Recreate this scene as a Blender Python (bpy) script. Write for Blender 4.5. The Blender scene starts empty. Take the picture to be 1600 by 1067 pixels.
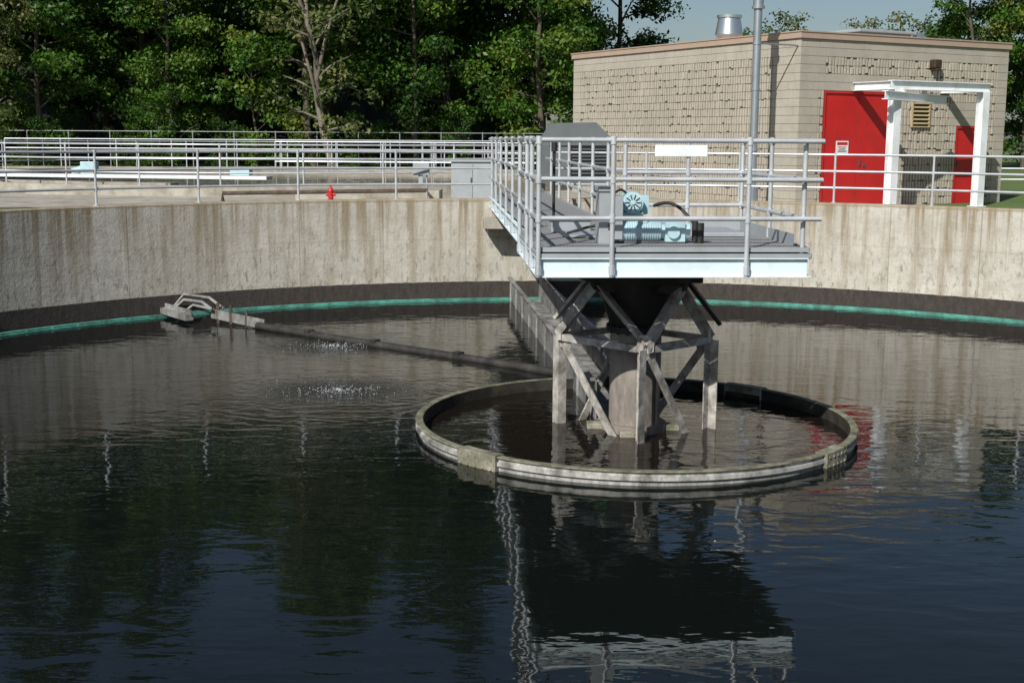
import bpy, math, random
import numpy as np
from mathutils import Vector, Matrix
random.seed(7); rng=np.random.default_rng(7)
sc=bpy.context.scene
R=12.95; WT=2.24; GZ=1.95
# ---------------------------------------------------------------- helpers
def link(o,parent=None):
    sc.collection.objects.link(o)
    if parent: o.parent=parent
    return o
def empty(name,loc=(0,0,0),rz=0,parent=None):
    o=bpy.data.objects.new(name,None); o.location=loc; o.rotation_euler=(0,0,rz)
    o.empty_display_size=.3
    return link(o,parent)
class MB:
    def __init__(s): s.v=[];s.f=[];s.m=[];s.s=[]
    def add(s,vs,fs,mi=0,sm=False):
        b=len(s.v); s.v+= [tuple(p) for p in vs]
        for f in fs: s.f.append([b+i for i in f]); s.m.append(mi); s.s.append(sm)
    def box(s,c,d,mi=0,M=None):
        x,y,z=d[0]/2,d[1]/2,d[2]/2
        vs=[Vector((sx*x,sy*y,sz*z)) for sz in(-1,1) for sy in(-1,1) for sx in(-1,1)]
        if M: vs=[M@v for v in vs]
        c=Vector(c); vs=[v+c for v in vs]
        s.add(vs,[(0,2,3,1),(4,5,7,6),(0,1,5,4),(2,6,7,3),(0,4,6,2),(1,3,7,5)],mi)
    def bb(s,a,b,mi=0):
        s.box([(a[i]+b[i])/2 for i in range(3)],[abs(b[i]-a[i]) for i in range(3)],mi)
    def tube(s,p1,p2,r,mi=0,n=10,r2=None,caps=True):
        s.poly([p1,p2],r,mi,n,caps,r2)
    def poly(s,pts,r,mi=0,n=10,caps=True,r2=None,radii=None,closed=False):
        pts=[Vector(p) for p in pts]; N=len(pts)
        if radii is None: radii=[r+( (r2-r)*i/(N-1) if r2 is not None else 0) for i in range(N)]
        T=[]
        for i in range(N):
            if closed: a=pts[(i-1)%N];b=pts[(i+1)%N]
            else: a=pts[max(i-1,0)];b=pts[min(i+1,N-1)]
            T.append((b-a).normalized())
        up=Vector((0,0,1)) if abs(T[0].z)<.9 else Vector((0,1,0))
        vs=[];
        for i in range(N):
            t=T[i]; u=(up-t*up.dot(t)); 
            if u.length<1e-3: u=Vector((1,0,0))
            u.normalize(); w=t.cross(u); 
            if not closed: up=u
            for k in range(n):
                a=2*math.pi*k/n
                vs.append(pts[i]+(u*math.cos(a)+w*math.sin(a))*radii[i])
        fs=[]
        for i in range(N if closed else N-1):
            j=(i+1)%N
            for k in range(n):
                fs.append((i*n+k,i*n+(k+1)%n,j*n+(k+1)%n,j*n+k))
        s.add(vs,fs,mi,True)
        if caps and not closed:
            s.add(vs[:n],[tuple(range(n))[::-1]],mi); s.add(vs[-n:],[tuple(range(n))],mi)
    def frame(s,p1,p2,up=(0,0,1)):
        p1=Vector(p1);p2=Vector(p2);t=(p2-p1);L=t.length;t.normalize();up=Vector(up)
        if abs(t.dot(up))>.98: up=Vector((0,1,0))
        x=t.cross(up).normalized(); z=x.cross(t).normalized()
        return Matrix((x,t,z)).transposed(),(p1+p2)/2,L
    def beam(s,p1,p2,w,h,mi=0,up=(0,0,1)):
        M,c,L=s.frame(p1,p2,up); s.box(c,(w,L,h),mi,M)
    def angle(s,p1,p2,w,t,mi=0,up=(0,0,1),fx=1,fz=1):
        M,c,L=s.frame(p1,p2,up)
        s.box(c+M@Vector((0,0,fz*(w/2-t/2))),(w,L,t),mi,M)
        s.box(c+M@Vector((fx*(w/2-t/2),0,-fz*t/2)),(t,L,w-t),mi,M)
    def ibeam(s,p1,p2,w,h,t,mi=0,up=(0,0,1)):
        M,c,L=s.frame(p1,p2,up)
        s.box(c+M@Vector((0,0,h/2-t/2)),(w,L,t),mi,M); s.box(c-M@Vector((0,0,h/2-t/2)),(w,L,t),mi,M)
        s.box(c,(t,L,h-2*t),mi,M)
    def revolve(s,prof,n=128,mi=0,c=(0,0,0),sm=True,a0=0,a1=2*math.pi,mis=None):
        full=abs(a1-a0-2*math.pi)<1e-6
        cols=n if full else n+1
        for k in range(len(prof)-1):
            vs=[]
            for i in range(cols):
                a=a0+(a1-a0)*i/n
                for (r,z) in (prof[k],prof[k+1]): vs.append((c[0]+r*math.cos(a),c[1]+r*math.sin(a),c[2]+z))
            fs=[]
            for i in range(n):
                j=(i+1)%cols
                fs.append((2*i,2*j,2*j+1,2*i+1))
            s.add(vs,fs,mis[k] if mis else mi,sm)
    def build(s,name,mats,parent=None,bevel=0):
        me=bpy.data.meshes.new(name); me.from_pydata(s.v,[],s.f)
        for m in mats: me.materials.append(m)
        me.polygons.foreach_set('material_index',s.m); me.polygons.foreach_set('use_smooth',s.s)
        me.update()
        o=bpy.data.objects.new(name,me); link(o,parent)
        if bevel:
            b=o.modifiers.new('bevel','BEVEL'); b.width=bevel; b.segments=2; b.limit_method='ANGLE'; b.angle_limit=1.0
        return o
# ---------------------------------------------------------------- materials
class NT:
    def __init__(s,name):
        s.m=bpy.data.materials.new(name); s.m.use_nodes=True; s.t=s.m.node_tree; s.n=s.t.nodes
        s.b=s.n['Principled BSDF']; s.out=s.n['Material Output']
    def new(s,t,**k):
        n=s.n.new(t)
        for a,b in k.items(): setattr(n,a,b)
        return n
    def l(s,a,b): s.t.links.new(a,b)
    def coord(s,kind='Object',scale=(1,1,1),loc=(0,0,0)):
        tc=s.new('ShaderNodeTexCoord'); mp=s.new('ShaderNodeMapping'); mp.inputs['Scale'].default_value=scale; mp.inputs['Location'].default_value=loc
        s.l(tc.outputs[kind],mp.inputs[0]); return mp.outputs[0]
    def noise(s,vec,scale,detail=4,rough=.55,dist=0):
        n=s.new('ShaderNodeTexNoise'); n.inputs['Scale'].default_value=scale; n.inputs['Detail'].default_value=detail
        n.inputs['Roughness'].default_value=rough; n.inputs['Distortion'].default_value=dist; s.l(vec,n.inputs['Vector']); return n.outputs['Fac']
    def ramp(s,fac,stops):
        r=s.new('ShaderNodeValToRGB'); e=r.color_ramp.elements
        while len(e)<len(stops): e.new(.5)
        for i,(p,c) in enumerate(stops): e[i].position=p; e[i].color=(c if len(c)==4 else (*c,1)) if isinstance(c,tuple) else (c,c,c,1)
        s.l(fac,r.inputs[0]); return r.outputs[0]
    def mix(s,fac,a,b,mode='MIX'):
        m=s.new('ShaderNodeMix',data_type='RGBA',blend_type=mode)
        for idx,v in ((0,fac),(6,a),(7,b)):
            if isinstance(v,(int,float)): m.inputs[idx].default_value=v
            elif isinstance(v,tuple): m.inputs[idx].default_value=(*v,1)
            else: s.l(v,m.inputs[idx])
        return m.outputs[2]
    def math(s,op,a,b=0,c=None):
        m=s.new('ShaderNodeMath',operation=op)
        for i,v in enumerate((a,b,c)):
            if v is None: continue
            if isinstance(v,(int,float)): m.inputs[i].default_value=v
            else: s.l(v,m.inputs[i])
        return m.outputs[0]
    def bump(s,h,strength=1,dist=.01,nrm=None):
        b=s.new('ShaderNodeBump'); b.inputs['Strength'].default_value=strength; b.inputs['Distance'].default_value=dist
        s.l(h,b.inputs['Height']); 
        if nrm is not None: s.l(nrm,b.inputs['Normal'])
        return b.outputs[0]
def simple(name,col,rough=.5,metal=0,var=.25,scale=6,dirt=None,dirt_amt=.5,bump=.0,stretch=(1,1,1)):
    t=NT(name); v=t.coord('Object',stretch)
    f=t.noise(v,scale,6,.6)
    dark=tuple(c*(1-var) for c in col); lite=tuple(min(1,c*(1+var*.6)) for c in col)
    c=t.ramp(f,[(.3,dark),(.7,lite)])
    if dirt:
        g=t.noise(v,scale*.45+.7,8,.7); g2=t.ramp(g,[(.5-.12*dirt_amt,0.0),(.62,1.0)])
        c=t.mix(t.math('MULTIPLY',g2,dirt_amt),c,dirt)
    t.l(c,t.b.inputs['Base Color']); t.b.inputs['Roughness'].default_value=rough; t.b.inputs['Metallic'].default_value=metal
    if bump: t.l(t.bump(t.noise(v,scale*4,6),1,bump),t.b.inputs['Normal'])
    return t.m
M={}
M['rail']=simple('galvanized_rail',(.60,.63,.66),.36,.35,.15,3,(.35,.34,.32),.3)
M['raildull']=simple('rail_steel_dull',(.30,.31,.32),.5,.4,.2,3)  # darker, rougher steel than the galvanized rails
M['white']=simple('white_paint',(.76,.80,.82),.5,0,.06,3,(.35,.33,.28),.25)
M['bluewhite']=simple('fascia_paint',(.68,.80,.84),.5,0,.05,2,(.4,.42,.4),.2)
M['grey']=simple('grey_enamel',(.34,.37,.39),.5,.1,.12,4)
M['darkgrey']=simple('dark_grey_steel',(.10,.11,.12),.5,.3,.3,5)
M['black']=simple('black_rubber',(.012,.012,.013),.55,0,.2,8)
M['blackpaint']=simple('tarry_steel',(.015,.014,.013),.6,0,.5,6,(.05,.045,.035),.3)
M['aqua']=simple('aqua_enamel',(.42,.60,.66),.35,0,.08,6,(.15,.17,.16),.2)
M['weather']=simple('weathered_steel',(.52,.50,.46),.65,.1,.3,7,(.07,.055,.04),.7,.004)
M['trough']=simple('trough_steel',(.34,.34,.33),.6,.2,.35,4,(.06,.055,.05),.75,.004)
M['rust']=simple('rusty_steel',(.11,.08,.06),.85,.1,.5,7,(.03,.02,.015),.7,.004)
M['arm']=simple('submerged_arm_steel',(.060,.055,.050),.5,.2,.5,4,(.02,.018,.015),.7,.004)
M['column']=simple('column_steel',(.36,.32,.28),.65,.1,.4,3,(.045,.035,.03),.7,.003,(1,1,.35))
M['moss']=simple('mossy_lip',(.22,.22,.15),.9,0,.5,9,(.03,.03,.02),.7,.006)
M['aluband']=simple('weathered_band',(.50,.50,.47),.55,.15,.35,8,(.06,.055,.045),.75,.003,(1,1,.4))
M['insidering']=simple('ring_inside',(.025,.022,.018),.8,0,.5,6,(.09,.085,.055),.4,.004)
M['plate']=simple('stained_plate',(.34,.32,.26),.75,0,.35,6,(.07,.08,.035),.85,.004)
M['teal']=simple('teal_weir',(.09,.33,.26),.6,0,.3,5,(.03,.06,.05),.7)
M['red']=simple('red_paint',(.50,.016,.016),.45,0,.10,2,(.30,.02,.015),.3)
M['coping']=simple('coping_metal',(.44,.33,.255),.5,.1,.08,2)
M['mortar']=simple('mortar',(.27,.245,.20),.95,0,.15,8)
M['groove']=simple('rib_groove_shade',(.17,.15,.115),.95,0,.15,8)  # groove shade put into the backing colour so the ribs stand out
M['silver']=simple('bright_duct',(.62,.66,.68),.28,.85,.08,2)
M['stack']=simple('stack_pipe',(.42,.46,.50),.35,.7,.12,3)
M['brown']=simple('bronze_fixture',(.06,.04,.025),.5,.3,.2,5)
M['tan']=simple('tan_louver',(.42,.34,.20),.6,0,.1,5)
M['copen']=simple('concrete_plain',(.40,.38,.33),.9,0,.2,2.5,(.18,.14,.09),.6,.004)
M['cable']=simple('cord',(.02,.02,.02),.6)
M['hood']=simple('hood_grey',(.20,.22,.23),.45,.3,.12,2)
def block_mat(name,col):
    t=NT(name); v=t.coord('Object')
    f=t.noise(v,2.2,6,.6); f2=t.noise(v,40,4,.6); f3=t.noise(v,.6,5,.6)
    c=t.ramp(f,[(.3,tuple(x*.80 for x in col)),(.72,tuple(x*1.1 for x in col))])
    c=t.mix(.40,c,t.ramp(f2,[(.3,tuple(x*.55 for x in col)),(.7,tuple(x*1.25 for x in col))]))
    c=t.mix(t.ramp(f3,[(.42,0.0),(.7,.35)]),c,tuple(x*.62 for x in col))
    t.l(c,t.b.inputs['Base Color']); t.b.inputs['Roughness'].default_value=.95
    t.l(t.bump(f2,1,.008),t.b.inputs['Normal']); return t.m
M['block']=block_mat('smooth_block',(.435,.40,.335)); M['rib']=block_mat('split_rib_block',(.46,.42,.345))
# grating
t=NT('deck_grating'); v=t.coord('Object')
w=t.new('ShaderNodeTexWave',wave_type='BANDS',bands_direction='X'); w.inputs['Scale'].default_value=9; t.l(v,w.inputs['Vector'])
w2=t.new('ShaderNodeTexWave',wave_type='BANDS',bands_direction='Y'); w2.inputs['Scale'].default_value=3; t.l(v,w2.inputs['Vector'])
mx=t.math('MAXIMUM',w.outputs['Fac'],w2.outputs['Fac'])
t.l(t.ramp(mx,[(.45,(.05,.05,.052)),(.75,(.36,.36,.36))]),t.b.inputs['Base Color']); t.b.inputs['Roughness'].default_value=.6
t.l(t.bump(mx,1,.01),t.b.inputs['Normal']); M['grate']=t.m
# tank wall
t=NT('stained_tank_concrete'); uv=t.coord('UV')
sep=t.new('ShaderNodeSeparateXYZ'); t.l(uv,sep.inputs[0]); U,V=sep.outputs[0],sep.outputs[1]
big=t.noise(t.coord('UV',(.35,.5,1)),1.0,5,.6)
c=t.ramp(big,[(.3,(.44,.42,.365)),(.7,(.60,.575,.51))])
mot=t.noise(t.coord('UV',(1,1.3,1),(2,7,0)),2.6,8,.7)
c=t.mix(t.ramp(mot,[(.45,0.0),(.68,.6)]),c,(.32,.29,.235))
st=t.noise(t.coord('UV',(2.6,.16,1)),1.6,7,.65)
c=t.mix(t.ramp(st,[(.48,0.0),(.68,.8)]),c,(.27,.225,.155))
hfac=t.ramp(t.math('DIVIDE',V,WT),[(.40,0.0),(1,1.0)])
st2=t.noise(t.coord('UV',(4.5,.1,1),(3,0,0)),1.5,5,.6)
c=t.mix(t.math('MULTIPLY',t.ramp(st2,[(.48,0.0),(.60,1.0)]),t.math('MULTIPLY',hfac,.85)),c,(.22,.16,.08))
st3=t.noise(t.coord('UV',(3.2,.22,1),(9,4,0)),1.7,6,.7)
c=t.mix(t.ramp(st3,[(.58,0.0),(.68,.55)]),c,(.70,.68,.64))
bl=t.noise(t.coord('UV',(3,1.1,1)),3.2,9,.75)
low=t.ramp(t.math('DIVIDE',V,WT),[(.2,1.0),(.8,.3)])
c=t.mix(t.math('MULTIPLY',t.ramp(bl,[(.53,0.0),(.62,.8)]),low),c,(.14,.12,.10))
fr=t.math('FRACT',t.math('DIVIDE',U,1.85)); jl=t.math('LESS_THAN',fr,.012)
c=t.mix(t.math('MULTIPLY',jl,.45),c,(.14,.12,.10))
jh=t.math('LESS_THAN',t.math('ABSOLUTE',t.math('SUBTRACT',V,1.36)),.008)
c=t.mix(t.math('MULTIPLY',jh,.2),c,(.14,.12,.10))
pan=t.new('ShaderNodeTexWhiteNoise',noise_dimensions='1D'); t.l(t.math('FLOOR',t.math('DIVIDE',U,1.85)),pan.inputs['W'])
c=t.mix(t.math('MULTIPLY',pan.outputs['Value'],.25),c,(.33,.30,.25))
edge=t.math('GREATER_THAN',t.math('ADD',V,t.math('MULTIPLY',bl,.12)),WT-.0)
c=t.mix(t.math('MULTIPLY',edge,.65),c,(.27,.21,.13))
tb=t.math('LESS_THAN',t.math('ADD',V,t.math('MULTIPLY',st,.05)),.445)
c=t.mix(tb,c,t.ramp(bl,[(.35,(.030,.024,.022)),(.7,(.07,.058,.05))]))
t.l(c,t.b.inputs['Base Color']); t.b.inputs['Roughness'].default_value=.92
t.l(t.bump(t.noise(uv,14,8,.7),1,.012),t.b.inputs['Normal']); M['wall']=t.m
# water
def water(name,deep,dist,sx,sy,spots=False):
    t=NT(name); v=t.coord('Object',(sx,sy,1))
    n1=t.noise(v,1.0,2,.45,.5); n2=t.noise(t.coord('Object',(sx*.28,sy*.25,1),(5,2,0)),1.0,2,.5)
    n3=t.noise(t.coord('Object',(sx*2.4,sy*2.6,1)),1,2,.5)
    patch=t.ramp(t.noise(t.coord('Object',(.22,.35,1),(1,4,0)),1,3,.6),[(.38,.45),(.60,1.15)])
    h=t.math('ADD',n1,t.math('MULTIPLY',n3,.22)); h=t.math('MULTIPLY',h,patch); h=t.math('ADD',h,t.math('MULTIPLY',n2,.8))
    if spots:
        tc=t.new('ShaderNodeTexCoord')
        for (px,py,rad) in SPOTS:
            sc2=t.new('ShaderNodeVectorMath',operation='MULTIPLY'); t.l(tc.outputs['Object'],sc2.inputs[0]); sc2.inputs[1].default_value=(.8,1,1)
            vm=t.new('ShaderNodeVectorMath',operation='DISTANCE'); t.l(sc2.outputs[0],vm.inputs[0]); vm.inputs[1].default_value=(px*.8,py,0)
            d=vm.outputs['Value']
            wv=t.math('SINE',t.math('ADD',t.math('MULTIPLY',d,20),t.math('MULTIPLY',n1,20)))
            fall=t.math('DIVIDE',1.0,t.math('ADD',1.0,t.math('POWER',t.math('DIVIDE',d,rad*1.5),3)))
            h=t.math('ADD',h,t.math('MULTIPLY',t.math('MULTIPLY',wv,fall),.25))
            n4=t.noise(t.coord('Object',(8,12,1)),1,3,.65)
            f2=t.math('DIVIDE',1.0,t.math('ADD',1.0,t.math('POWER',t.math('DIVIDE',d,rad*.5),3)))
            h=t.math('ADD',h,t.math('MULTIPLY',t.math('MULTIPLY',n4,f2),6.0))
    t.l(t.bump(h,1,dist),t.b.inputs['Normal'])
    t.b.inputs['Base Color'].default_value=(*deep,1); t.b.inputs['Roughness'].default_value=.015; t.b.inputs['IOR'].default_value=1.35
    return t.m
SPOTS=[(-4.6,6.2,1.2),(-4.0,2.3,1.2)]
M['water']=water('tank_water',(.005,.007,.0065),.0068,1.7,3.6,True)
M['wellwater']=water('feedwell_water',(.010,.008,.006),.012,2.6,4.4)
# ground
t=NT('ground_grass'); v=t.coord('Object')
f=t.noise(v,.35,6,.6); f2=t.noise(v,18,4,.7)
c=t.ramp(f,[(.3,(.07,.12,.022)),(.7,(.12,.18,.04))]); c=t.mix(.4,c,t.ramp(f2,[(.3,(.03,.05,.012)),(.7,(.14,.19,.06))]))
t.l(c,t.b.inputs['Base Color']); t.b.inputs['Roughness'].default_value=1; M['grass']=t.m
M['gravel']=simple('gravel',(.30,.27,.22),.95,0,.35,14,(.12,.11,.09),.4,.02)
# leaves
def leafmat(name,stops):
    t=NT(name); at=t.new('ShaderNodeAttribute',attribute_name='tint'); oi=t.new('ShaderNodeObjectInfo')
    f=t.math('ADD',at.outputs['Fac'],t.math('MULTIPLY',t.math('SUBTRACT',oi.outputs['Random'],.5),.5))
    c=t.ramp(f,stops); t.l(c,t.b.inputs['Base Color']); t.b.inputs['Roughness'].default_value=.5
    t.b.inputs['Specular IOR Level'].default_value=.3
    tr=t.new('ShaderNodeBsdfTranslucent'); t.l(c,tr.inputs[0]); ms=t.new('ShaderNodeMixShader'); ms.inputs[0].default_value=.28
    t.l(t.b.outputs[0],ms.inputs[1]); t.l(tr.outputs[0],ms.inputs[2]); t.l(ms.outputs[0],t.out.inputs[0]); return t.m
M['leaf']=leafmat('foliage',[(0,(.014,.040,.007)),(.35,(.038,.098,.012)),(.7,(.078,.168,.018)),(1,(.16,.19,.03))])
M['leaf2']=leafmat('foliage_pale',[(0,(.05,.07,.02)),(.5,(.09,.13,.035)),(1,(.17,.17,.06))])
M['bark']=simple('bark',(.10,.085,.065),.95,0,.4,5,None,0,.02,(1,1,.3))
M['barkpale']=simple('pale_bark',(.22,.19,.15),.95,0,.5,3,(.06,.05,.04),.6,.02,(1,1,.3))
# ---------------------------------------------------------------- ground
mb=MB()
rs=[R+.3,14,16,20,30,50,80,150,300,700]
mb.revolve([(r,GZ) for r in rs],n=96,sm=False)
mb.build('ground',[M['grass']])
mb=MB(); mb.revolve([(R+.3,GZ+.004),(17.5,GZ+.004)],n=96,sm=False)
mb.build('gravel_path',[M['gravel']])
mb=MB(); mb.bb((-32,8.5,GZ+.008),(-13.4,47,GZ+.012)); mb.bb((-13.4,13.5,GZ+.008),(9,46,GZ+.012)); mb.build('pavement',[M['copen']])
# ---------------------------------------------------------------- tank wall
tank=empty('clarifier_tank')
n=288; prof=[(R,-1.5),(R,0),(R,1.1),(R,WT-.02),(R+.02,WT),(R+.33,WT),(R+.35,WT-.02),(R+.35,1.0)]
me=bpy.data.meshes.new('tank_wall'); vs=[];uvs=[]
vv=[-1.5,0,1.1,WT-.02,WT,WT+.15,WT+.2,WT+1.5]
for i in range(n+1):
    a=2*math.pi*i/n-math.pi/2
    for k,(r,z) in enumerate(prof): vs.append((r*math.cos(a),r*math.sin(a),z)); uvs.append((a*R+40,vv[k]))
fs=[];K=len(prof)
for i in range(n):
    for k in range(K-1): fs.append((i*K+k,i*K+k+1,(i+1)*K+k+1,(i+1)*K+k))
me.from_pydata(vs,[],fs); ul=me.uv_layers.new(name='UVMap')
for lp in me.loops: ul.data[lp.index].uv=uvs[lp.vertex_index]
me.materials.append(M['wall']); me.update()
link(bpy.data.objects.new('tank_wall',me),tank)
mb=MB()
mb.revolve([(R-.10,-.15),(R-.10,.05),(R-.04,.06),(R-.04,-.15)],n=192)
mb.revolve([(R-.17,-.1),(R-.17,.02),(R-.11,.02)],n=192)
for i in range(150):
    a=i/150*2*math.pi; mb.box(((R-.11)*math.cos(a),(R-.11)*math.sin(a),.038),(.04,.05,.03),0,Matrix.Rotation(a,3,'Z'))
mb.build('weir_trim',[M['teal']],tank)
# water
def disc(name,r,z,mat,parent=None,r0=0,c=(0,0)):
    mb=MB(); N=128
    if r0==0: mb.add([(c[0]+r*math.cos(2*math.pi*i/N),c[1]+r*math.sin(2*math.pi*i/N),z) for i in range(N)],[tuple(range(N))])
    else: mb.revolve([(r0,z),(r,z)],n=N,sm=False)
    o=mb.build(name,[mat],parent); return o
disc('water',R+.02,0,M['water'],None,2.66)
# feedwell
fw=empty('feedwell_ring')
mb=MB()
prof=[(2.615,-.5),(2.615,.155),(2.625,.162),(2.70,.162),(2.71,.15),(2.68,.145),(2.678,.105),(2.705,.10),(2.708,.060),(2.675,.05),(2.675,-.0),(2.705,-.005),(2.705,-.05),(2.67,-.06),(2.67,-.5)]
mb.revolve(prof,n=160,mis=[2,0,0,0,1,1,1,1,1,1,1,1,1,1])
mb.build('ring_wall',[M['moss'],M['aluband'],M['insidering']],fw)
mb=MB()
for (bx,by,w,top) in ((-1.98,-2.02,.58,.168),(2.08,-1.72,.46,.168),(1.75,2.0,.6,.168)):
    a=math.atan2(by,bx); da=w/2.7/2
    mb.revolve([(2.595,top-.1),(2.595,top+.006),(2.73,top+.006),(2.737,top),(2.737,-.12)],n=10,sm=False,a0=a-da,a1=a+da)
    for sg in(-1,1):
        r=2.662; mb.box((r*math.cos(a+sg*da),r*math.sin(a+sg*da),.04),(.155,.008,.26),0,Matrix.Rotation(a+sg*da,3,'Z'))
    for i in range(5):
        for zz in (.02,.12):
            q=a-da*.8+da*1.6*i/4; mb.box((2.742*math.cos(q),2.742*math.sin(q),zz),(.012,.022,.022),0,Matrix.Rotation(q,3,'Z'))
mb.build('joint_plates',[M['plate']],fw)
wf=disc('well_water',2.612,.004,M['wellwater'],fw)
# ---------------------------------------------------------------- centre tower
tw=empty('center_drive_cage')
mb=MB()
mb.tube((0,0,-.5),(0,0,1.30),.31,0,40); mb.tube((0,0,1.30),(0,0,1.9),.31,1,40,r2=.5)
mb.tube((0,0,1.88),(0,0,2.02),.72,1,40); mb.tube((0,0,.0),(0,0,.10),.40,0,40)
mb.tube((0,0,1.24),(0,0,1.31),.36,1,40)
for k in range(16):
    a=k*math.pi/8; mb.tube((.335*math.cos(a),.335*math.sin(a),1.22),(.335*math.cos(a),.335*math.sin(a),1.335),.016,1,6)
mb.tube((.27,-.20,.0),(.27,-.20,1.2),.03,0,10)
mb.build('center_column',[M['column'],M['blackpaint']],tw)
L=[(-.93,.24),(.05,-.76),(.93,.06),(-.02,.95)]
ZT=1.12
mb=MB()
for i,(x,y) in enumerate(L):
    ang=math.atan2(y,x)
    mx=Matrix.Rotation(ang+math.pi/4,3,'Z')
    c=Vector((x,y,(ZT-.25)/2+.0))
    mb.box(c+mx@Vector((-.052,0,0)),(.118,.014,ZT+.25),0,mx)
    mb.box(c+mx@Vector((0,-.066,0)),(.014,.118,ZT+.25),0,mx)
for i in range(4):
    a=L[i]; b=L[(i+1)%4]
    mb.angle((a[0],a[1],ZT),(b[0],b[1],ZT),.085,.014,0)
    A=Vector((a[0],a[1],0));B=Vector((b[0],b[1],0))
    p=A.lerp(B,.06)+Vector((0,0,ZT-.08)); q=A.lerp(B,.72)+Vector((0,0,-.12))
    mb.beam(p,q,.02,.10,0)
    mb.box(A.lerp(B,.08)+Vector((0,0,ZT-.05)),(.18,.012,.16),0,Matrix.Rotation(math.atan2(b[1]-a[1],b[0]-a[0]),3,'Z'))
    if i==2:
        q=B.lerp(A,.06)+Vector((0,0,ZT-.08)); p=B.lerp(A,.55)+Vector((0,0,.35)); mb.beam(q,p,.02,.09,0)
mb.build('lower_frame',[M['weather']],tw)
mb=MB()
T=[(-.50,-.28),(.50,-.38),(.55,.42),(-.46,.52)]
ZU=1.80
for i in range(4):
    x,y=L[i]
    t1=T[i]; t2=T[(i-1)%4]
    for tt in (t1,t2):
        mb.angle((x,y,ZT+.03),(tt[0],tt[1],ZU),.10,.014,0)
    mb.box((x*.97,y*.97,ZT+.07),(.20,.03,.20),0,Matrix.Rotation(math.atan2(y,x)+math.pi/2,3,'Z'))
for i in range(4):
    a=T[i];b=T[(i+1)%4]; mb.angle((a[0],a[1],ZU),(b[0],b[1],ZU),.10,.014,1)
    mb.beam((a[0],a[1],ZU-.02),(a[0]*1.1,a[1]*1.1,2.04),.10,.10,1)
mb.beam((.50,-.2,2.0),(1.03,.0,1.34),.16,.05,1,(1,0,0))
mb.beam((.62,-.25,2.0),(.62,-.25,1.86),.3,.12,1)
mb.beam((-.50,-.1,2.0),(-.97,.22,1.36),.12,.04,0)
mb.build('upper_struts',[M['weather'],M['blackpaint']],tw)
mb=MB()
for (x,y) in ((-.42,.05),(.40,-.02),(0,.45),(-.05,-.42)):
    mb.bb((x-.16,y-.09,-.1),(x+.16,y+.09,.07))
mb.build('column_footings',[M['plate']],tw,.01)
# ---------------------------------------------------------------- bridge + platform
br=empty('access_bridge_platform',rz=math.radians(3.5))
X0,X1,Y0,Y1=-1.32,1.62,-1.66,1.25
BX0,BX1=-1.20,0.0
DZ=2.40
mb=MB()
mb.bb((X0+.05,Y0+.05,DZ-.05),(X1-.05,Y1,DZ-.01))
mb.bb((BX0+.05,Y1,DZ-.05),(BX1-.05,R-.2,DZ-.01))
mb.build('deck_grating',[M['grate']],br)
mb=MB()
z0,z1=2.08,2.28
for (a,b) in (((X0,Y0,0),(X1,Y0,0)),((X1,Y0,0),(X1,Y1,0)),((X1,Y1,0),(X0,Y1,0)),((X0,Y1,0),(X0,Y0,0))):
    va=Vector(a);vb=Vector(b); d=(vb-va).normalized(); nrm=Vector((d.y,-d.x,0))
    mb.beam(va+Vector((0,0,(z0+z1)/2)),vb+Vector((0,0,(z0+z1)/2)),.012,z1-z0,0)
    mb.beam(va+nrm*.02+Vector((0,0,z1)),vb+nrm*.02+Vector((0,0,z1)),.06,.012,0)
    mb.beam(va+nrm*.02+Vector((0,0,z0)),vb+nrm*.02+Vector((0,0,z0)),.06,.012,0)
mb.beam((BX0,Y1,2.18),(BX0,R-.05,2.18),.012,.19,0); mb.beam((BX0-.03,Y1,2.285),(BX0-.03,R-.05,2.285),.07,.012,0)
mb.beam((BX0-.03,Y1,2.075),(BX0-.03,R-.05,2.075),.07,.012,0)
mb.beam((BX1,Y1,2.18),(BX1,R-.05,2.18),.012,.19,0)
mb.build('fascia_channel',[M['bluewhite']],br)
mb=MB()
for zz,off,h in ((2.31,.03,.045),(2.375,.01,.05)):
    for (a,b) in (((X0-off,Y0-off,zz),(X1+off,Y0-off,zz)),((X1+off,Y0-off,zz),(X1+off,Y1,zz)),((X0-off,Y1,zz),(X0-off,Y0-off,zz))):
        mb.beam(a,b,.03,h,0)
mb.beam((X1-.06,Y0+.3,2.45),(X1-.06,Y1,2.45),.02,.14,0); mb.beam((X1-.06,Y1-.02,2.45),(.0,Y1-.02,2.45),.02,.14,0)
mb.beam((.0,Y1-.02,2.44),(.0,-.2,2.44),.02,.10,0)
mb.beam((BX0+.03,Y1,2.36),(BX0+.03,R-.1,2.36),.03,.1,0);mb.beam((BX1-.03,Y1,2.36),(BX1-.03,R-.1,2.36),.03,.1,0)
mb.build('edge_channels',[M['grey']],br)
mb=MB()
for yy in (-1.2,-.5,.3,.95): mb.beam((X0+.05,yy,2.12),(X1-.05,yy,2.12),.1,.16,0)
for yy in np.arange(2,12.5,1.1): mb.beam((BX0+.03,yy,2.15),(BX1-.03,yy,2.15),.08,.12,0)
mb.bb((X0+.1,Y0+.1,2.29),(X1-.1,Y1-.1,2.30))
mb.build('under_beams',[M['blackpaint']],br)
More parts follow.
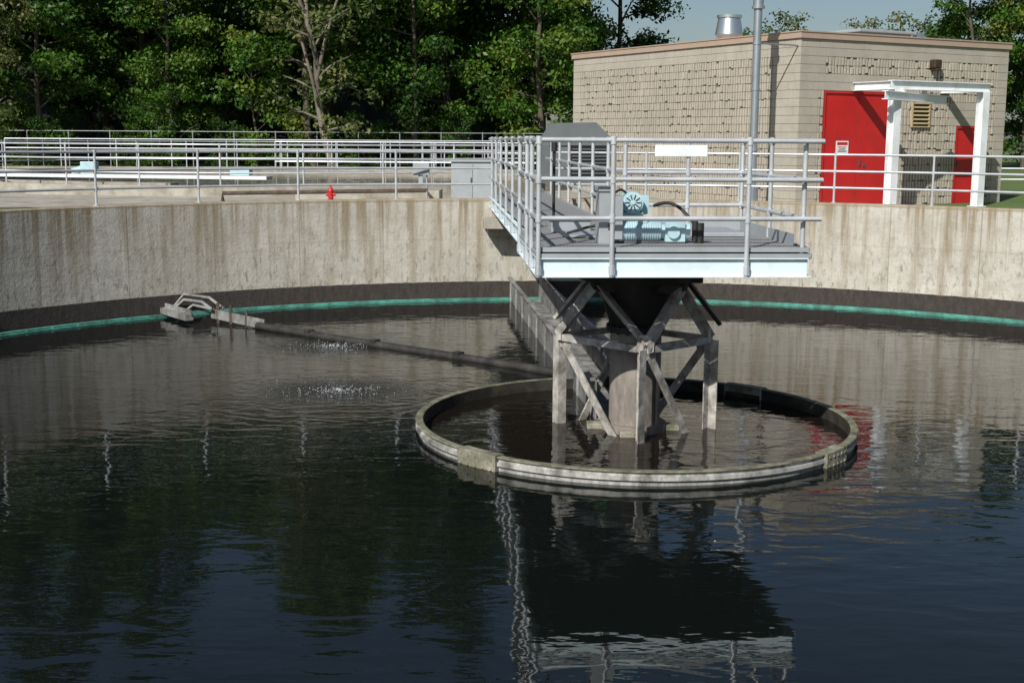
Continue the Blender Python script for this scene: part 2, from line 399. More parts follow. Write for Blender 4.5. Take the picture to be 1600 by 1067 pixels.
# railings
RH=[1.15,.735,.315]; rr=.027
mb=MB()
def post(mb,x,y,zb,zt,r=rr): 
    mb.tube((x,y,zb),(x,y,zt),r,0,10); mb.tube((x,y,zb+.02),(x,y,zb+.12),r*1.35,0,10)
    for h in RH: mb.tube((x,y,DZ+h-.045),(x,y,DZ+h+.04),r*1.35,0,10)
def rails(mb,pts,base,hs=RH,r=rr):
    for h in hs: mb.poly([(p[0],p[1],base+h) for p in pts],r,0,10)
F=Y0-.06
for x in (-1.35,-.55,.93): post(mb,x,F,2.08,DZ+1.15)
mb.tube((X1-.05,F+.1,2.36),(X1-.05,F+.1,DZ+1.15),rr,0)
rails(mb,[(X0-.04,F),(X1+.12,F)],DZ)
rails(mb,[(X1-.05,F),(X1-.05,Y1)],DZ)
for y in (-.2,Y1): post(mb,X1-.05,y,DZ-.02,DZ+1.15)
rails(mb,[(X1-.05,Y1),(BX1+.02,Y1)],DZ)
for x in (.02,.85): post(mb,x,Y1,DZ-.02,DZ+1.15)
rails(mb,[(X0-.04,F),(X0-.04,Y1),(BX0-.04,Y1+.1),(BX0-.04,R+.2)],DZ)
for y in (-.85,-.1,1.2): post(mb,X0-.04,y,2.08,DZ+1.15)
for y in (2.9,4.7,6.5,8.3,10.1,11.9): post(mb,BX0-.04,y,2.08,DZ+1.15)
rails(mb,[(BX1+.02,Y1),(BX1+.02,R+.2)],DZ)
for y in (2.9,4.7,6.5,8.3,10.1,11.9): post(mb,BX1+.02,y,2.2,DZ+1.15)
mb.build('guard_rails',[M['rail']],br)
o=MB(); o.bb((.40,Y1-.05,3.34),(1.09,Y1-.035,3.49),0); o.build('rail_sign_panel',[M['white']],br,.006)
# drive equipment
S=-.12
mb=MB()
mb.bb((-.50+S,-1.14,2.39),(-.36+S,-.80,3.02),0); mb.bb((-.512+S,-1.16,2.98),(-.345+S,-.78,3.035),0)
mb.bb((-.36+S,-1.10,2.44),(-.225+S,-.86,2.93),0)
mb.bb((-.40+S,-1.15,2.55),(-.34+S,-1.14,2.62),1)
mb.build('control_panel',[M['grey'],M['darkgrey']],br,.008)
mb=MB()
y=-.95
mb.tube((-.20+S,y,2.52),(.22+S,y,2.52),.115,0,24)
for i in range(14):
    x=-.17+i*.027+S; mb.tube((x,y,2.52),(x+.008,y,2.52),.125,0,24)
mb.tube((-.25+S,y,2.52),(-.20+S,y,2.52),.125,0,24,r2=.12)
mb.tube((.22+S,y,2.52),(.30+S,y,2.52),.085,0,20); mb.bb((.27+S,y-.11,2.41),(.50+S,y+.11,2.63),0)
mb.tube((.50+S,y,2.52),(.56+S,y,2.52),.10,0,20); mb.bb((-.05+S,y-.07,2.62),(.07+S,y+.06,2.69),0)
mb.tube((.36+S,y-.11,2.52),(.36+S,y-.15,2.52),.07,0,20); mb.bb((-.2+S,y-.1,2.39),(.5+S,y+.1,2.42),1)
mb.build('gear_motor',[M['aqua'],M['darkgrey']],br,.004)
mb=MB()
yy=-.62; cx=-.10+S+.03; cz=2.84
mb.tube((cx,yy-.18,cz),(cx,yy+.16,cz),.125,0,28); mb.tube((cx,yy-.2,cz),(cx,yy-.18,cz),.10,0,28)
for k in range(10):
    a=k*math.pi/5; c=Vector((cx+.065*math.cos(a),yy-.205,cz+.065*math.sin(a)))
    mb.box(c,(.06,.008,.012),1,Matrix.Rotation(-a,3,'Y'))
mb.tube((cx,yy-.215,cz),(cx,yy-.2,cz),.022,0,12)
mb.bb((cx-.12,yy-.14,2.42),(cx+.13,yy+.14,2.73),0); mb.tube((cx,yy,2.38),(cx,yy,2.46),.2,0,24)
mb.bb((cx+.12,yy-.06,2.70),(cx+.21,yy+.05,2.92),0)
mb.build('vertical_drive_motor',[M['aqua'],M['black']],br,.004)
mb=MB()
def arc(p,q,h,n=12):
    p=Vector(p);q=Vector(q); return [p.lerp(q,i/n)+Vector((0,0,h*math.sin(math.pi*i/n))) for i in range(n+1)]
mb.poly(arc((.08,-.66,2.80),(.50,-1.0,2.60),.12),.020,0,8)
mb.poly([(.50,-1.0,2.68),(.50,-1.0,2.6),(.50,-1.0,2.42)],.034,0,8)
mb.poly(arc((-.42,-.9,2.95),(-.22,-.7,2.9),.06),.014,0,8)
mb.poly(arc((-.9,-.4,2.46),(.1,-.35,2.46),.10),.016,0,8)
mb.tube((-1.14,-1.2,2.70),(-1.14,-1.2,3.48),.016,0,8); mb.tube((-1.14,-1.2,3.42),(-1.14,-1.2,3.52),.035,0,10)
mb.tube((.56,-.98,2.38),(.56,-.98,2.62),.05,0,12)
mb.build('hoses_and_conduit',[M['cable']],br)
mb=MB()
mb.bb((-.9,-.3,2.395),(-.3,.5,2.43),0); mb.bb((.1,-.1,2.395),(1.3,.9,2.45),0)
mb.bb((-1.0,.6,2.395),(-.5,1.1,2.54),0); mb.bb((-1.02,.58,2.54),(-.48,1.12,2.56),0)
mb.build('deck_plates',[M['grey'],M['white']],br,.01)
# launder under the bridge
mb=MB()
a=Vector((-1.24,12.9,.20)); b=Vector((-.12,.5,.20))
for off in (-.32,.32): mb.beam(a+Vector((off,0,0)),b+Vector((off,0,0)),.02,.62,0)
mb.beam(a+Vector((0,0,-.2)),b+Vector((0,0,-.2)),.62,.02,0)
for off in (-.36,.36): mb.beam(a+Vector((off,0,.31)),b+Vector((off,0,.31)),.08,.015,0)
for i in range(28):
    p=a.lerp(b,(i+.5)/28); mb.box(p+Vector((-.337,0,.2)),(.015,.03,.03),1); 
    if i%3==0: mb.box(p+Vector((-.34,0,0)),(.03,.06,.6),0)
mb.build('influent_trough',[M['trough'],M['rust']],tw)
# corbel
mb=MB(); mb.bb((-1.40,12.2,1.62),(.25,13.0,1.85)); mb.bb((-1.3,12.55,1.45),(.1,13.0,1.615)); mb.bb((-1.15,12.35,1.85),(.05,12.95,2.06)); mb.build('bridge_corbel',[M['copen']],br,.02)
# ---------------------------------------------------------------- skimmer
sk=empty('skimmer_arm')
mb=MB()
mb.poly([(-6.3,8.2,.06),(-5.2,7.35,.03),(-3.9,6.3,.02),(-2.4,5.05,.02),(-1.5,4.25,.03),(-.75,3.5,.04)],.075,0,10)
mb.poly([(-6.4,8.35,-.01),(-5.2,7.5,-.02),(-3.9,6.45,-.02),(-.8,3.7,-.01)],.05,0,8)
for p in ((-5.2,7.35,.03),(-3.9,6.3,.02),(-2.4,5.05,.02)): mb.box(p,(.14,.14,.19),0,Matrix.Rotation(-.7,3,'Z'))
mb.build('arm_beam',[M['arm']],sk)
mb=MB()
mb.beam((-8.65,10.0,.13),(-7.72,8.75,.13),.16,.12,0)
mb.beam((-8.6,10.0,.22),(-7.68,8.75,.22),.03,.10,0)
mb.beam((-7.35,9.0,.18),(-6.15,8.1,.10),.03,.18,0)
mb.box((-6.9,8.65,.2),(.05,.05,.36),1); mb.box((-7.2,8.9,.2),(.05,.05,.40),1); mb.box((-6.55,8.4,.18),(.05,.05,.30),1)
mb.build('scum_blade',[M['trough'],M['rust']],sk)
mb=MB()
mb.poly([(-8.2,9.5,.2),(-8.0,9.5,.38),(-7.6,9.3,.36),(-7.3,9.0,.22)],.034,0,8)
mb.poly([(-8.3,9.9,.2),(-8.1,9.9,.44),(-7.5,9.5,.42),(-7.1,8.95,.28)],.03,0,8)
mb.poly([(-7.9,9.0,.18),(-7.7,9.0,.34),(-7.3,8.85,.28)],.03,0,8)
mb.build('pivot_arms',[M['trough']],sk)
# ---------------------------------------------------------------- bubbling froth
mb=MB()
for (px,py,rad) in SPOTS:
    for i in range(260):
        a=random.random()*6.283; r=abs(random.gauss(0,rad*.24)); s=random.uniform(.003,.008)
        x=px+r*math.cos(a)*1.5;y=py+r*math.sin(a);z=random.uniform(0,.035)*max(.2,1-r)
        mb.add([(x-s,y,z),(x+s,y,z),(x,y-s,z),(x,y+s,z),(x,y,z+s),(x,y,z-s)],[(0,2,4),(2,1,4),(1,3,4),(3,0,4),(2,0,5),(1,2,5),(3,1,5),(0,3,5)])
mb.build('water_froth',[simple('froth',(.70,.73,.75),.3)])
# ---------------------------------------------------------------- tank railing
def ring_rail(name,c,rad,z,a0,a1,sp,mat,r=.025,hs=(1.02,.67,.32)):
    mb=MB(); n=max(4,int(abs(a1-a0)*rad/sp)); 
    for h in hs:
        m=n*4; mb.poly([(c[0]+rad*math.cos(a0+(a1-a0)*i/m),c[1]+rad*math.sin(a0+(a1-a0)*i/m),z+h) for i in range(m+1)],r,0,8)
    for i in range(n+1):
        a=a0+(a1-a0)*i/n; x=c[0]+rad*math.cos(a);y=c[1]+rad*math.sin(a)
        mb.tube((x,y,z),(x,y,z+hs[0]),r,0,8); mb.tube((x,y,z),(x,y,z+.015),r*2.4,0,10)
        for h in hs: mb.tube((x,y,z+h-.04),(x,y,z+h+.035),r*1.35,0,8)
    return mb.build(name,[mat])
aL=math.atan2(13.1,-1.98); aR=math.atan2(13.1,-.6)
ring_rail('tank_railing',(0,0),R+.18,WT,aL,math.radians(212),2.0,M['rail'])
ring_rail('tank_railing',(0,0),R+.18,WT,math.radians(-32),aR,2.0,M['rail'])
mb=MB()
mb.bb((-3.72,12.75,2.75),(-3.36,12.88,3.02)); mb.bb((-3.6,12.78,2.55),(-3.5,12.86,2.75)); mb.tube((-3.42,12.82,2.24),(-3.42,12.82,2.75),.02)
mb.build('junction_box',[M['grey']],None,.008)
mb=MB()
x,y=-5.75,14.3
mb.tube((x,y,GZ),(x,y,2.33),.06,0,16); mb.tube((x,y,GZ),(x,y,2.0),.10,0,16); mb.tube((x,y,2.33),(x,y,2.42),.075,0,16,r2=.03)
mb.tube((x-.11,y,2.25),(x+.11,y,2.25),.035,0,12); mb.tube((x,y-.12,2.2),(x,y,2.2),.05,0,12); mb.tube((x,y,2.42),(x,y,2.46),.02,0,8)
mb.build('fire_hydrant',[M['red']])
mb=MB()
mb.bb((-3.05,16.3,GZ),(-1.95,17.2,2.98)); mb.bb((-3.1,16.25,2.98),(-1.9,17.25,3.03)); mb.bb((-3.0,16.28,2.05),(-2.52,16.3,2.92)); mb.bb((-2.48,16.28,2.05),(-2.0,16.3,2.92))
mb.bb((-2.57,16.25,2.45),(-2.54,16.28,2.6),1)
mb.build('electrical_cabinet',[M['grey'],M['darkgrey']],None,.01)
hd=empty('ventilation_hood',(.05,17.2,GZ),math.radians(15))
mb=MB()
pr=[(-.85,.5),(-.85,1.45),(-.5,2.0),(.35,2.02),(.85,1.55),(.85,.5)]
vsf=[(p[0],-.6,p[1]) for p in pr]; vsb=[(p[0],.6,p[1]) for p in pr]
mb.add(vsf+vsb,[tuple(range(6)),tuple(range(11,5,-1))]+[(i,i+6,(i+1)%6+6,(i+1)%6) for i in range(6)])
for x in (-.7,.7): 
    for y in(-.45,.45): mb.bb((x-.04,y-.04,0),(x+.04,y+.04,.5))
mb.bb((-.3,-.63,.7),(.7,-.6,1.45),1)
mb.bb((-.88,-.64,1.45),(.88,-.6,1.50))
for i in range(8): mb.box((.2,-.64,.76+i*.085),(.96,.03,.02),0,Matrix.Rotation(.5,3,'X'))
mb.build('hood_body',[M['hood'],M['black']],hd)
# ---------------------------------------------------------------- building
bd=empty('block_utility_building',(5.28,15.4,GZ),math.radians(29.5))
BW,BL,BH=7.2,10.1,4.0
mb=MB(); mb.bb((.09,.09,-.2),(BW-.09,BL-.09,BH-.02)); mb.build('wall_core',[M['mortar']],bd)
def wall_cells(mb,length,regions,place,default='s'):
    rows=int(BH/.2)
    for r in range(rows):
        zc=r*.2+.1
        act=[g for g in regions if g[2]<=zc<=g[3]]
        bps=sorted({0,length}|{g[0] for g in act}|{g[1] for g in act})
        for a,b in zip(bps[:-1],bps[1:]):
            m=(a+b)/2; kind=default
            for g in act:
                if g[0]<=m<=g[1]: kind=g[4]
            if kind=='o': continue
            off=.2 if r%2 else 0; x=a
            while x<b-1e-6:
                nx=min(b,(math.floor((x-off)/.4+1e-6)+1)*.4+off)
                if nx-x>.03:
                    x0,x1=x+.004,nx-.004; z0,z1=r*.2+.004,(r+1)*.2-.004
                    if kind=='s': place(mb,x0,x1,z0,z1,.0+random.uniform(-.002,.002),0)
                    else:
                        place(mb,x0,x1,z0,z1,.035,2)
                        k=max(1,round((x1-x0)/.1)); w=(x1-x0)/k
                        for q in range(k):
                            e=random.random()
                            place(mb,x0+q*w+.008,x0+(q+1)*w-.030,z0+(.05*random.random() if e<.15 else .001),z1-(.05*random.random() if e>.85 else .001),random.uniform(-.016,.010),1,.036)
                x=nx
def pf(mb,x0,x1,z0,z1,d,mi,back=.1): mb.bb((x0,d,z0),(x1,back,z1),mi)
def pl(mb,x0,x1,z0,z1,d,mi,back=.1): mb.bb((d,x0,z0),(back,x1,z1),mi)
mb=MB()
regs=[(.6,6.8,0,3.2,'r'),(.8,6.8,3.2,3.6,'r'),(.6,3.4,2.8,3.2,'s'),(5.1,6.6,2.0,2.6,'s'),(.8,3.2,0,2.8,'o'),(5.4,6.3,0,2.0,'o')]
wall_cells(mb,BW,regs,pf); mb.build('front_wall_blocks',[M['block'],M['rib'],M['groove']],bd)
mb=MB()
wall_cells(mb,BL,[(1.0,9.7,0,3.6,'r')],pl); mb.build('side_wall_blocks',[M['block'],M['rib'],M['groove']],bd)
mb=MB()
mb.bb((-.05,-.05,BH),(BW+.05,BL+.05,BH+.14)); mb.bb((-.07,-.07,BH+.14),(BW+.07,BL+.07,BH+.17)); mb.build('roof_coping',[M['coping']],bd)
mb=MB()
mb.bb((.86,.05,0),(1.985,.085,2.74),0); mb.bb((2.005,.05,0),(3.14,.085,2.74),0)
for (a,b) in (((.80,.01,0),(.86,.088,2.8)),((3.14,.01,0),(3.2,.088,2.8)),((.86,.01,2.74),(3.14,.088,2.8))): mb.bb(a,b,0)
mb.bb((2.06,.02,1.0),(2.09,.05,1.18),1); mb.bb((2.2,.03,.96),(2.26,.05,1.06),1); mb.bb((1.985,.06,0),(2.005,.088,2.74),1)
for z in (.3,1.35,2.4):
    mb.bb((.85,.035,z),(.88,.05,z+.12),1); mb.bb((3.12,.035,z),(3.15,.05,z+.12),1)
mb.build('double_door',[M['red'],M['darkgrey']],bd)
mb=MB()
mb.bb((1.28,.036,1.27),(1.68,.048,1.60),0); mb.bb((1.31,.032,1.50),(1.65,.036,1.57),1)
for i,w in enumerate((.26,.20,.28)): mb.bb((1.48-w/2,.032,1.46-i*.05-.02),(1.48+w/2,.036,1.46-i*.05),2 if i else 1)
mb.build('door_notice',[M['white'],M['red'],M['black']],bd)
mb=MB()
mb.bb((5.46,.05,0),(6.24,.085,1.94),0)
for (a,b) in (((5.4,.01,0),(5.46,.088,2.0)),((6.24,.01,0),(6.3,.088,2.0)),((5.46,.01,1.94),(6.24,.088,2.0))): mb.bb(a,b,0)
mb.bb((5.52,.03,.95),(5.58,.05,1.08),1)
mb.build('single_door',[M['red'],M['darkgrey']],bd)
mb=MB()
mb.bb((3.72,-.03,1.98),(4.32,-.018,2.62),1)
for i in range(6): mb.box((4.02,-.045,2.05+i*.1),(.58,.07,.02),0,Matrix.Rotation(.6,3,'X'))
for (a,b) in (((3.70,-.07,1.95),(3.74,-.014,2.65)),((4.30,-.07,1.95),(4.34,-.014,2.65)),((3.74,-.07,2.62),(4.30,-.014,2.65)),((3.74,-.07,1.95),(4.30,-.014,1.98))): mb.bb(a,b,0)
mb.build('wall_louver',[M['tan'],M['brown']],bd)
mb=MB(); mb.bb((4.25,-.22,3.42),(4.50,-.02,3.64)); mb.bb((4.28,-.26,3.36),(4.47,-.05,3.42)); mb.build('wall_light',[M['brown']],bd,.03)
mb=MB(); c=(1.68,4.8)
mb.tube((c[0],c[1],4.1),(c[0],c[1],4.6),.26,0,28); mb.tube((c[0],c[1],4.35),(c[0],c[1],4.45),.28,0,28,r2=.38); mb.tube((c[0],c[1],4.45),(c[0],c[1],4.9),.38,0,28,r2=.30); mb.tube((c[0],c[1],4.9),(c[0],c[1],4.97),.34,0,28)
mb.build('roof_exhaust_fan',[M['silver']],bd)
mb=MB(); mb.bb((4.0,2.2,4.1),(5.9,3.6,4.46)); mb.bb((3.9,2.1,4.46),(6.0,3.7,4.54)); mb.build('roof_hatch',[M['grey']],bd,.02)
mb=MB(); mb.tube((6.2,2.2,4.1),(6.2,2.2,4.4),.14,0,20); mb.tube((6.2,2.2,4.4),(6.2,2.2,4.52),.22,0,20,r2=.06); mb.build('roof_vent',[M['silver']],bd)
# hoist frame
hf=empty('steel_hoist_frame',(5.28,15.4,GZ),math.radians(29.5))
mb=MB()
XA,XB=1.75,4.75
for x in (XA,XB):
    mb.ibeam((x,-1.35,-.1),(x,-1.35,2.80),.22,.22,.018,0,(0,1,0)); mb.bb((x-.16,-1.51,-.02),(x+.16,-1.19,.02))
mb.ibeam((XA-.15,-1.35,2.91),(XB+.2,-1.35,2.91),.18,.22,.02,0)
mb.ibeam((XA,-1.25,2.91),(XA,-.02,2.91),.14,.2,.016,0)
mb.ibeam((XB,-1.25,2.91),(XB,-.02,2.91),.14,.2,.016,0)
mb.ibeam((1.15,-1.62,2.66),(3.85,-1.0,2.60),.16,.2,.018,0)
mb.bb((1.85,-1.50,2.74),(1.91,-1.40,2.82)); mb.bb((2.8,-1.29,2.72),(2.86,-1.20,2.82))
mb.build('frame_beams',[M['white']],hf)
# stack
mb=MB(); x,y=4.14,14.9
mb.tube((x,y,GZ),(x,y,6.62),.095,0,24); mb.tube((x,y,6.56),(x,y,6.62),.15,0,24,r2=.15); mb.tube((x,y,6.62),(x,y,7.2),.12,0,24)
for z in (3.3,4.7,5.75): mb.tube((x,y,z),(x,y,z+.05),.11,0,24)
mb.tube((x,y,GZ),(x,y,2.5),.15,0,24); mb.tube((x,y,7.2),(x,y,7.32),.22,0,24,r2=.05)
mb.tube((x,y,5.78),(x+1.1,y+.6,5.78),.02,0,8)
mb.build('exhaust_stack_pipe',[M['stack']])
# ---------------------------------------------------------------- second tank & clutter
t2=(-10,31); r2=11.5
s2=empty('background_clarifier_tank',(t2[0],t2[1],0))
mb=MB(); mb.revolve([(r2,GZ+.02),(r2,2.25),(r2+.35,2.25),(r2+.35,GZ)],n=128,sm=False); mb.build('low_wall',[M['copen']],s2)
mb=MB(); mb.add([(r2*math.cos(i/48*math.pi),r2*math.sin(i/48*math.pi),GZ+.05) for i in range(96)],[tuple(range(96))]); mb.build('tank_water_surface',[M['water']],s2)
mb=MB()
mb.beam((0,0,2.30),(11.4,-1,2.30),1.0,.08,0); mb.beam((-9.4,-5.0,2.32),(1,-7.0,2.32),.5,.10,1); mb.beam((-11,3,2.36),(8,4,2.36),.6,.08,0)
mb.beam((-10,-7,2.22),(-1,-10.5,2.22),.4,.10,0)
mb.build('walkway_slabs',[M['copen'],M['white']],s2)
mb=MB()
for off in(-.5,.5):
    for h in(1.05,.7,.35): mb.tube((0,off,2.35+h),(11.4,off-1,2.35+h),.024,0,6)
    for i in range(7): mb.tube((i*1.9,off-i*.166,2.3),(i*1.9,off-i*.166,3.40),.024,0,6)
for h in(1.05,.7,.35): mb.tube((-11,3,2.4+h),(8,4,2.4+h),.024,0,6)
for i in range(10): mb.tube((-11+i*2.1,3+i*.11,2.3),(-11+i*2.1,3+i*.11,3.45),.024,0,6)
mb.build('walkway_rails',[M['rail']],s2)
mb=MB(); mb.bb((-.3,-6.6,2.38),(.3,-6.0,2.62)); mb.tube((-5.6,-5.3,2.4),(-5.0,-5.35,2.6),.14,0,14); mb.bb((-5.3,-5.5,2.35),(-4.8,-5.2,2.75))
mb.build('drive_units',[M['aqua']],s2,.01)
ring_rail('background_railing',t2,r2+.2,2.25,0,2*math.pi,2.2,M['rail'],.024,(1.1,.72,.34))
ring_rail('background_railing',(8,48),14,GZ+.3,math.radians(150),math.radians(290),2.4,M['rail'],.024)
mb=MB()
for h in(1.1,.75,.4): mb.tube((14,26,GZ+h),(40,28,GZ+h),.03,0,6)
for i in range(14): mb.tube((14+i*2,26+i*.154,GZ),(14+i*2,26+i*.154,GZ+1.1),.03,0,6)
mb.build('field_railing',[M['white']])
mb=MB(); mb.tube((21.5,38,GZ),(21.5,38,GZ+2.9),.05,0,8); mb.tube((21.5,38,GZ+2.9),(21.5,38,GZ+3.2),.16,0,10,r2=.1); mb.build('lamp_post',[M['grey']])
mb=MB()
for i in range(30): mb.tube((-45+i*2,47,GZ),(-45+i*2,47,GZ+1.9),.03,0,6)
for h in(.1,1.0,1.85): mb.tube((-45,47,GZ+h),(13,47,GZ+h),.02,0,6)
mb.build('perimeter_fence',[M['raildull']])
mb=MB()
mb.bb((-6.8,15.6,GZ),(-3.3,17.0,2.30)); mb.build('concrete_pad',[M['copen']],None,.02)
mb=MB(); mb.poly([(-8.4,14.9,2.05),(-8.4,14.9,2.24),(-3.6,15.2,2.32),(-3.4,15.2,2.05)],.05,0,10); mb.build('drain_pipe',[M['rust']])
# ---------------------------------------------------------------- trees
def tree_mesh(name,seed,H,cr,base,nl,leaf,per,matl,matb,tr=.22,clr=(.7,1.3),lean=0,wob=.16,forks=0):
    r=np.random.default_rng(seed); mb=MB()
    pts=[];x=y=0
    for i in range(9):
        z=H*.93*i/8; pts.append((x+lean*z,y,z)); x+=r.normal(0,wob);y+=r.normal(0,wob)
    mb.poly(pts,tr,0,8,radii=[tr*(1-.85*i/8) for i in range(9)])
    P=np.array(pts); clumps=[]
    for q in range(forks):
        k=1+q; p=P[k]+(P[k+1]-P[k])*.4; sg=1 if q%2 else -1
        fp=[p+np.array([sg*(.28*j+.05*j*j)*(1+.2*q),r.normal(0,.15),j*H*.11]) for j in range(5)]
        mb.poly([tuple(a) for a in fp],tr*.5,0,6,radii=[tr*(.55-.1*j) for j in range(5)])
        for j in (2,3,4): clumps.append((fp[j]+r.normal(0,.4,3),r.uniform(*clr)))
    for i in range(nl):
        h=base+(1-base)*(i+r.random())/nl; h=min(h,.97)
        fi=h/.93*8; k=min(int(fi),7); p=P[k]+(P[k+1]-P[k])*(fi-k)
        u=(h-base)/(1-base); prof=math.sin(math.pi*min(1,(u*.82+.16)))**.6
        Ln=cr*prof*r.uniform(.6,1.1); az=i*2.4+r.normal(0,.4); el=r.uniform(.05,.7)+u*.5
        d=np.array([math.cos(az)*math.cos(el),math.sin(az)*math.cos(el),math.sin(el)])
        q=p+d*Ln*.5+r.normal(0,.12,3); e=p+d*Ln+np.array([0,0,-.06*Ln])
        rad=tr*.42*(1-u*.6); mb.poly([p,q,e],.05,0,5,radii=[rad,rad*.6,.015])
        nc=max(2,int(Ln*1.1))
        for j in range(nc):
            f=.35+.65*(j+1)/nc; c=p+(e-p)*f+r.normal(0,.42,3)*np.array([1,1,.7]); clumps.append((c,r.uniform(*clr)*(.75+.35*prof)))
            if r.random()<.5: mb.poly([p+(e-p)*f*.8,c],.02,0,4,r2=.008)
    V=[];TT=[]
    for c,rad in clumps:
        m=int(per*rad*rad); 
        d=r.normal(size=(m,3)); d/=np.linalg.norm(d,axis=1)[:,None]
        rr_=rad*(r.random(m)**.45)*(1+.3*np.sin(d[:,0]*5+seed)*np.cos(d[:,1]*4))
        pos=c+d*rr_[:,None]*np.array([1.1,1.1,.62])
        nrm=d*.6+r.normal(size=(m,3))*.6+np.array([0,-.1,.5]); nrm/=np.linalg.norm(nrm,axis=1)[:,None]
        a=np.cross(nrm,r.normal(size=(m,3))); a/=np.linalg.norm(a,axis=1)[:,None]; b=np.cross(nrm,a)
        s=leaf*r.uniform(.6,1.3,m)[:,None]
        q=np.stack([pos-a*s*.7,pos+b*s*.38,pos+a*s*.7,pos-b*s*.38],1).reshape(-1,3)
        V.append(q); tn=np.clip(r.normal(.48,.20)+r.normal(0,.12,m),0,1); TT.append(np.repeat(tn,4))
    V=np.concatenate(V);TT=np.concatenate(TT); nb=len(mb.v); nq=len(V)//4
    me=bpy.data.meshes.new(name)
    faces=mb.f; 
    allv=np.concatenate([np.array(mb.v),V]); nw=len(faces)
    lw=[i for f in faces for i in f]; ls=[];acc=0
    for f in faces: ls.append(acc); acc+=len(f)
    loops=np.concatenate([np.array(lw,dtype=np.int32),np.arange(nb,nb+len(V),dtype=np.int32)])
    starts=np.concatenate([np.array(ls,dtype=np.int32),acc+4*np.arange(nq,dtype=np.int32)])
    me.vertices.add(len(allv)); me.vertices.foreach_set('co',allv.ravel().astype(np.float32))
    me.loops.add(len(loops)); me.loops.foreach_set('vertex_index',loops)
    me.polygons.add(nw+nq); me.polygons.foreach_set('loop_start',starts)
    me.materials.append(matb);me.materials.append(matl)
    me.update(calc_edges=True)
    me.polygons.foreach_set('material_index',np.concatenate([np.zeros(nw,dtype=np.int32),np.ones(nq,dtype=np.int32)]))
    at=me.attributes.new('tint','FLOAT','POINT'); at.data.foreach_set('value',np.concatenate([np.zeros(nb),TT]).astype(np.float32))
    me.validate(); return me
TA=tree_mesh('treeA',1,20,5.0,.10,34,.22,180,M['leaf'],M['bark'])
TB=tree_mesh('treeB',2,18,4.4,.06,32,.21,190,M['leaf'],M['bark'])
TC=tree_mesh('treeC',3,22,5.4,.18,34,.23,165,M['leaf'],M['bark'])
TD=tree_mesh('shrub',4,6.0,2.6,.04,18,.17,240,M['leaf'],M['bark'],.1,(.5,.9))
TE=tree_mesh('treeE',5,15,3.2,.12,30,.18,120,M['leaf2'],M['barkpale'],.19,(.5,.95),-.15,.22,4)
TF=tree_mesh('treeF',6,8.5,2.8,.12,24,.17,130,M['leaf2'],M['bark'],.12,(.45,.8))
def inst(name,me,loc,rz,s,parent=None):
    o=bpy.data.objects.new(name,me); o.location=loc; o.rotation_euler=(0,0,rz); o.scale=(s,s,s*random.uniform(.95,1.08)); link(o,parent); return o
wl=empty('woodland_treeline')
k=0
for row,(yy,sp,x0,x1) in enumerate(((50.5,6.4,-44,1.5),(56,5.8,-48,2.5),(63,6,-52,4),(71,7,-56,5.5))):
    x=x0+row*1.7
    while x<x1:
        me=[TA,TB,TC][k%3]; sc_=random.uniform(.84,1.12)
        if row==0: sc_*=.84
        inst('woodland_tree',me,(x+random.uniform(-1,1),yy+random.uniform(-2,1.5),GZ-.1),random.random()*6.28,sc_,wl); x+=sp; k+=1
x=-44
while x<12:
    inst('woodland_shrub',TD,(x+random.uniform(-.8,.8),48.2+random.uniform(-.6,2.2),GZ-.1),random.random()*6.28,random.uniform(.35,1.0),wl); x+=2.5
inst('pale_trunk_tree',TE,(-9.8,44.5,GZ-.1),0.0,1.0)
inst('pale_trunk_tree',TE,(-27,46.5,GZ-.1),2.5,.75)
for (x,y,s) in ((12.4,64,.90),(16,66,1.02),(19.3,64,.98),(23.5,70,1.1)): inst('small_tree',TF,(x,y,GZ),random.random()*6,s)
for (x,y,s) in ((23.2,56,.66),(27.5,58,.68),(31,56,.7),(29,66,.82),(36,60,.8)): inst('deciduous_tree',[TA,TB,TC][int(x)%3],(x,y,GZ),random.random()*6,s)
wr=empty('distant_hedgerow')
x=10
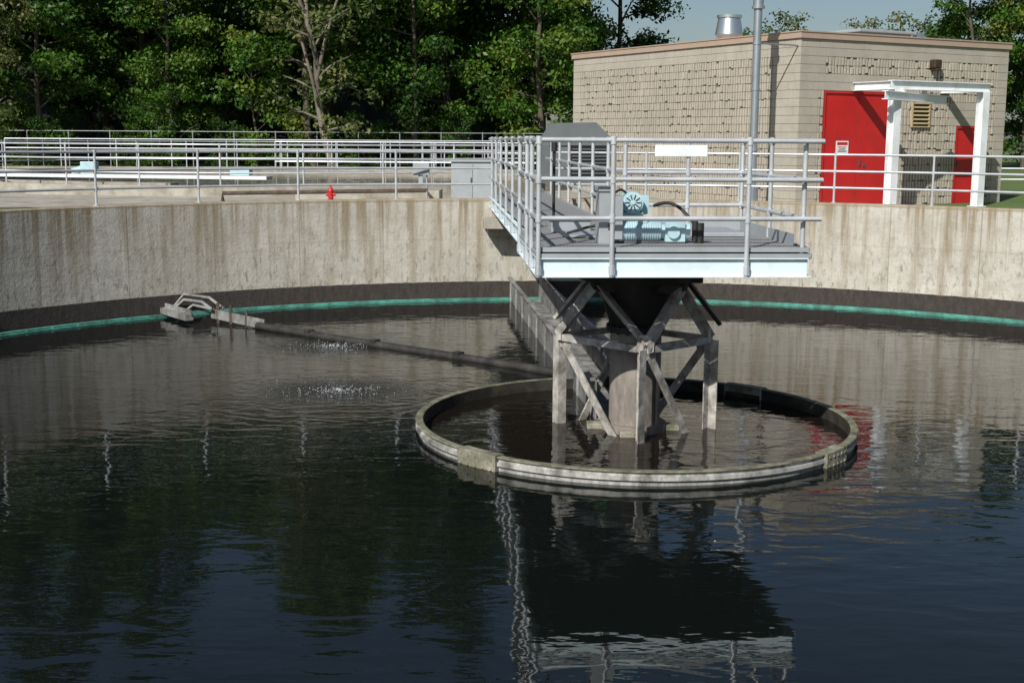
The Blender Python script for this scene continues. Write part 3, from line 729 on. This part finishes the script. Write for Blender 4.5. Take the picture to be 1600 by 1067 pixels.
while x<50:
    inst('hedge_shrub',TD,(x,75+random.uniform(-2,2),GZ-.1),random.random()*6,random.uniform(.9,1.2),wr); x+=3
mb=MB(); N=60
vs=[];fs=[]
for i in range(N+1):
    x=-90+93*i/N; h=9+2*math.sin(i*.7)+1.5*math.sin(i*1.9); h*=min(1,(N-i)/6)
    vs+=[(x,77,GZ-.5),(x,85,GZ+h),(x,110,GZ+h)]
for i in range(N):
    b=i*3; fs+=[(b,b+3,b+4,b+1),(b+1,b+4,b+5,b+2)]
mb.add(vs,fs,0,True); mb.build('backdrop_bank',[simple('dark_backdrop',(.015,.025,.008),1,0,.5,1)])  # added dark backdrop that closes the sky gaps behind the trees
# ---------------------------------------------------------------- light, sky, camera
az=(-.46,-.89); el=math.radians(38)
d=Vector((az[0],az[1],0)).normalized()*math.cos(el)+Vector((0,0,math.sin(el)))
sl=bpy.data.lights.new('sun','SUN'); sl.energy=5.0; sl.angle=math.radians(.5); sl.color=(1,.965,.90)
so=bpy.data.objects.new('sun',sl); so.rotation_euler=d.to_track_quat('Z','Y').to_euler(); so.location=(-20,-30,40); link(so)
w=bpy.data.worlds.new('World'); sc.world=w; w.use_nodes=True; nt=w.node_tree
bg=nt.nodes['Background']; sky=nt.nodes.new('ShaderNodeTexSky'); sky.sky_type='NISHITA'; sky.sun_disc=False
sky.sun_elevation=el; sky.sun_rotation=math.atan2(az[0],az[1]); sky.air_density=1.0; sky.dust_density=1.2; sky.ozone_density=2.0
nt.links.new(sky.outputs[0],bg.inputs[0]); bg.inputs[1].default_value=.066
cam=bpy.data.cameras.new('camera'); cam.lens=45; cam.sensor_width=36; cam.clip_end=2000; cam.clip_start=.05
co=bpy.data.objects.new('camera',cam); link(co); sc.camera=co
co.matrix_world=Matrix.Translation((-1.52,-15.6,3.56))@Matrix.Rotation(math.radians(81),4,'X')@Matrix.Rotation(math.radians(.35),4,'Z')
sc.view_settings.view_transform='Standard'; sc.view_settings.look='None'; sc.view_settings.exposure=0
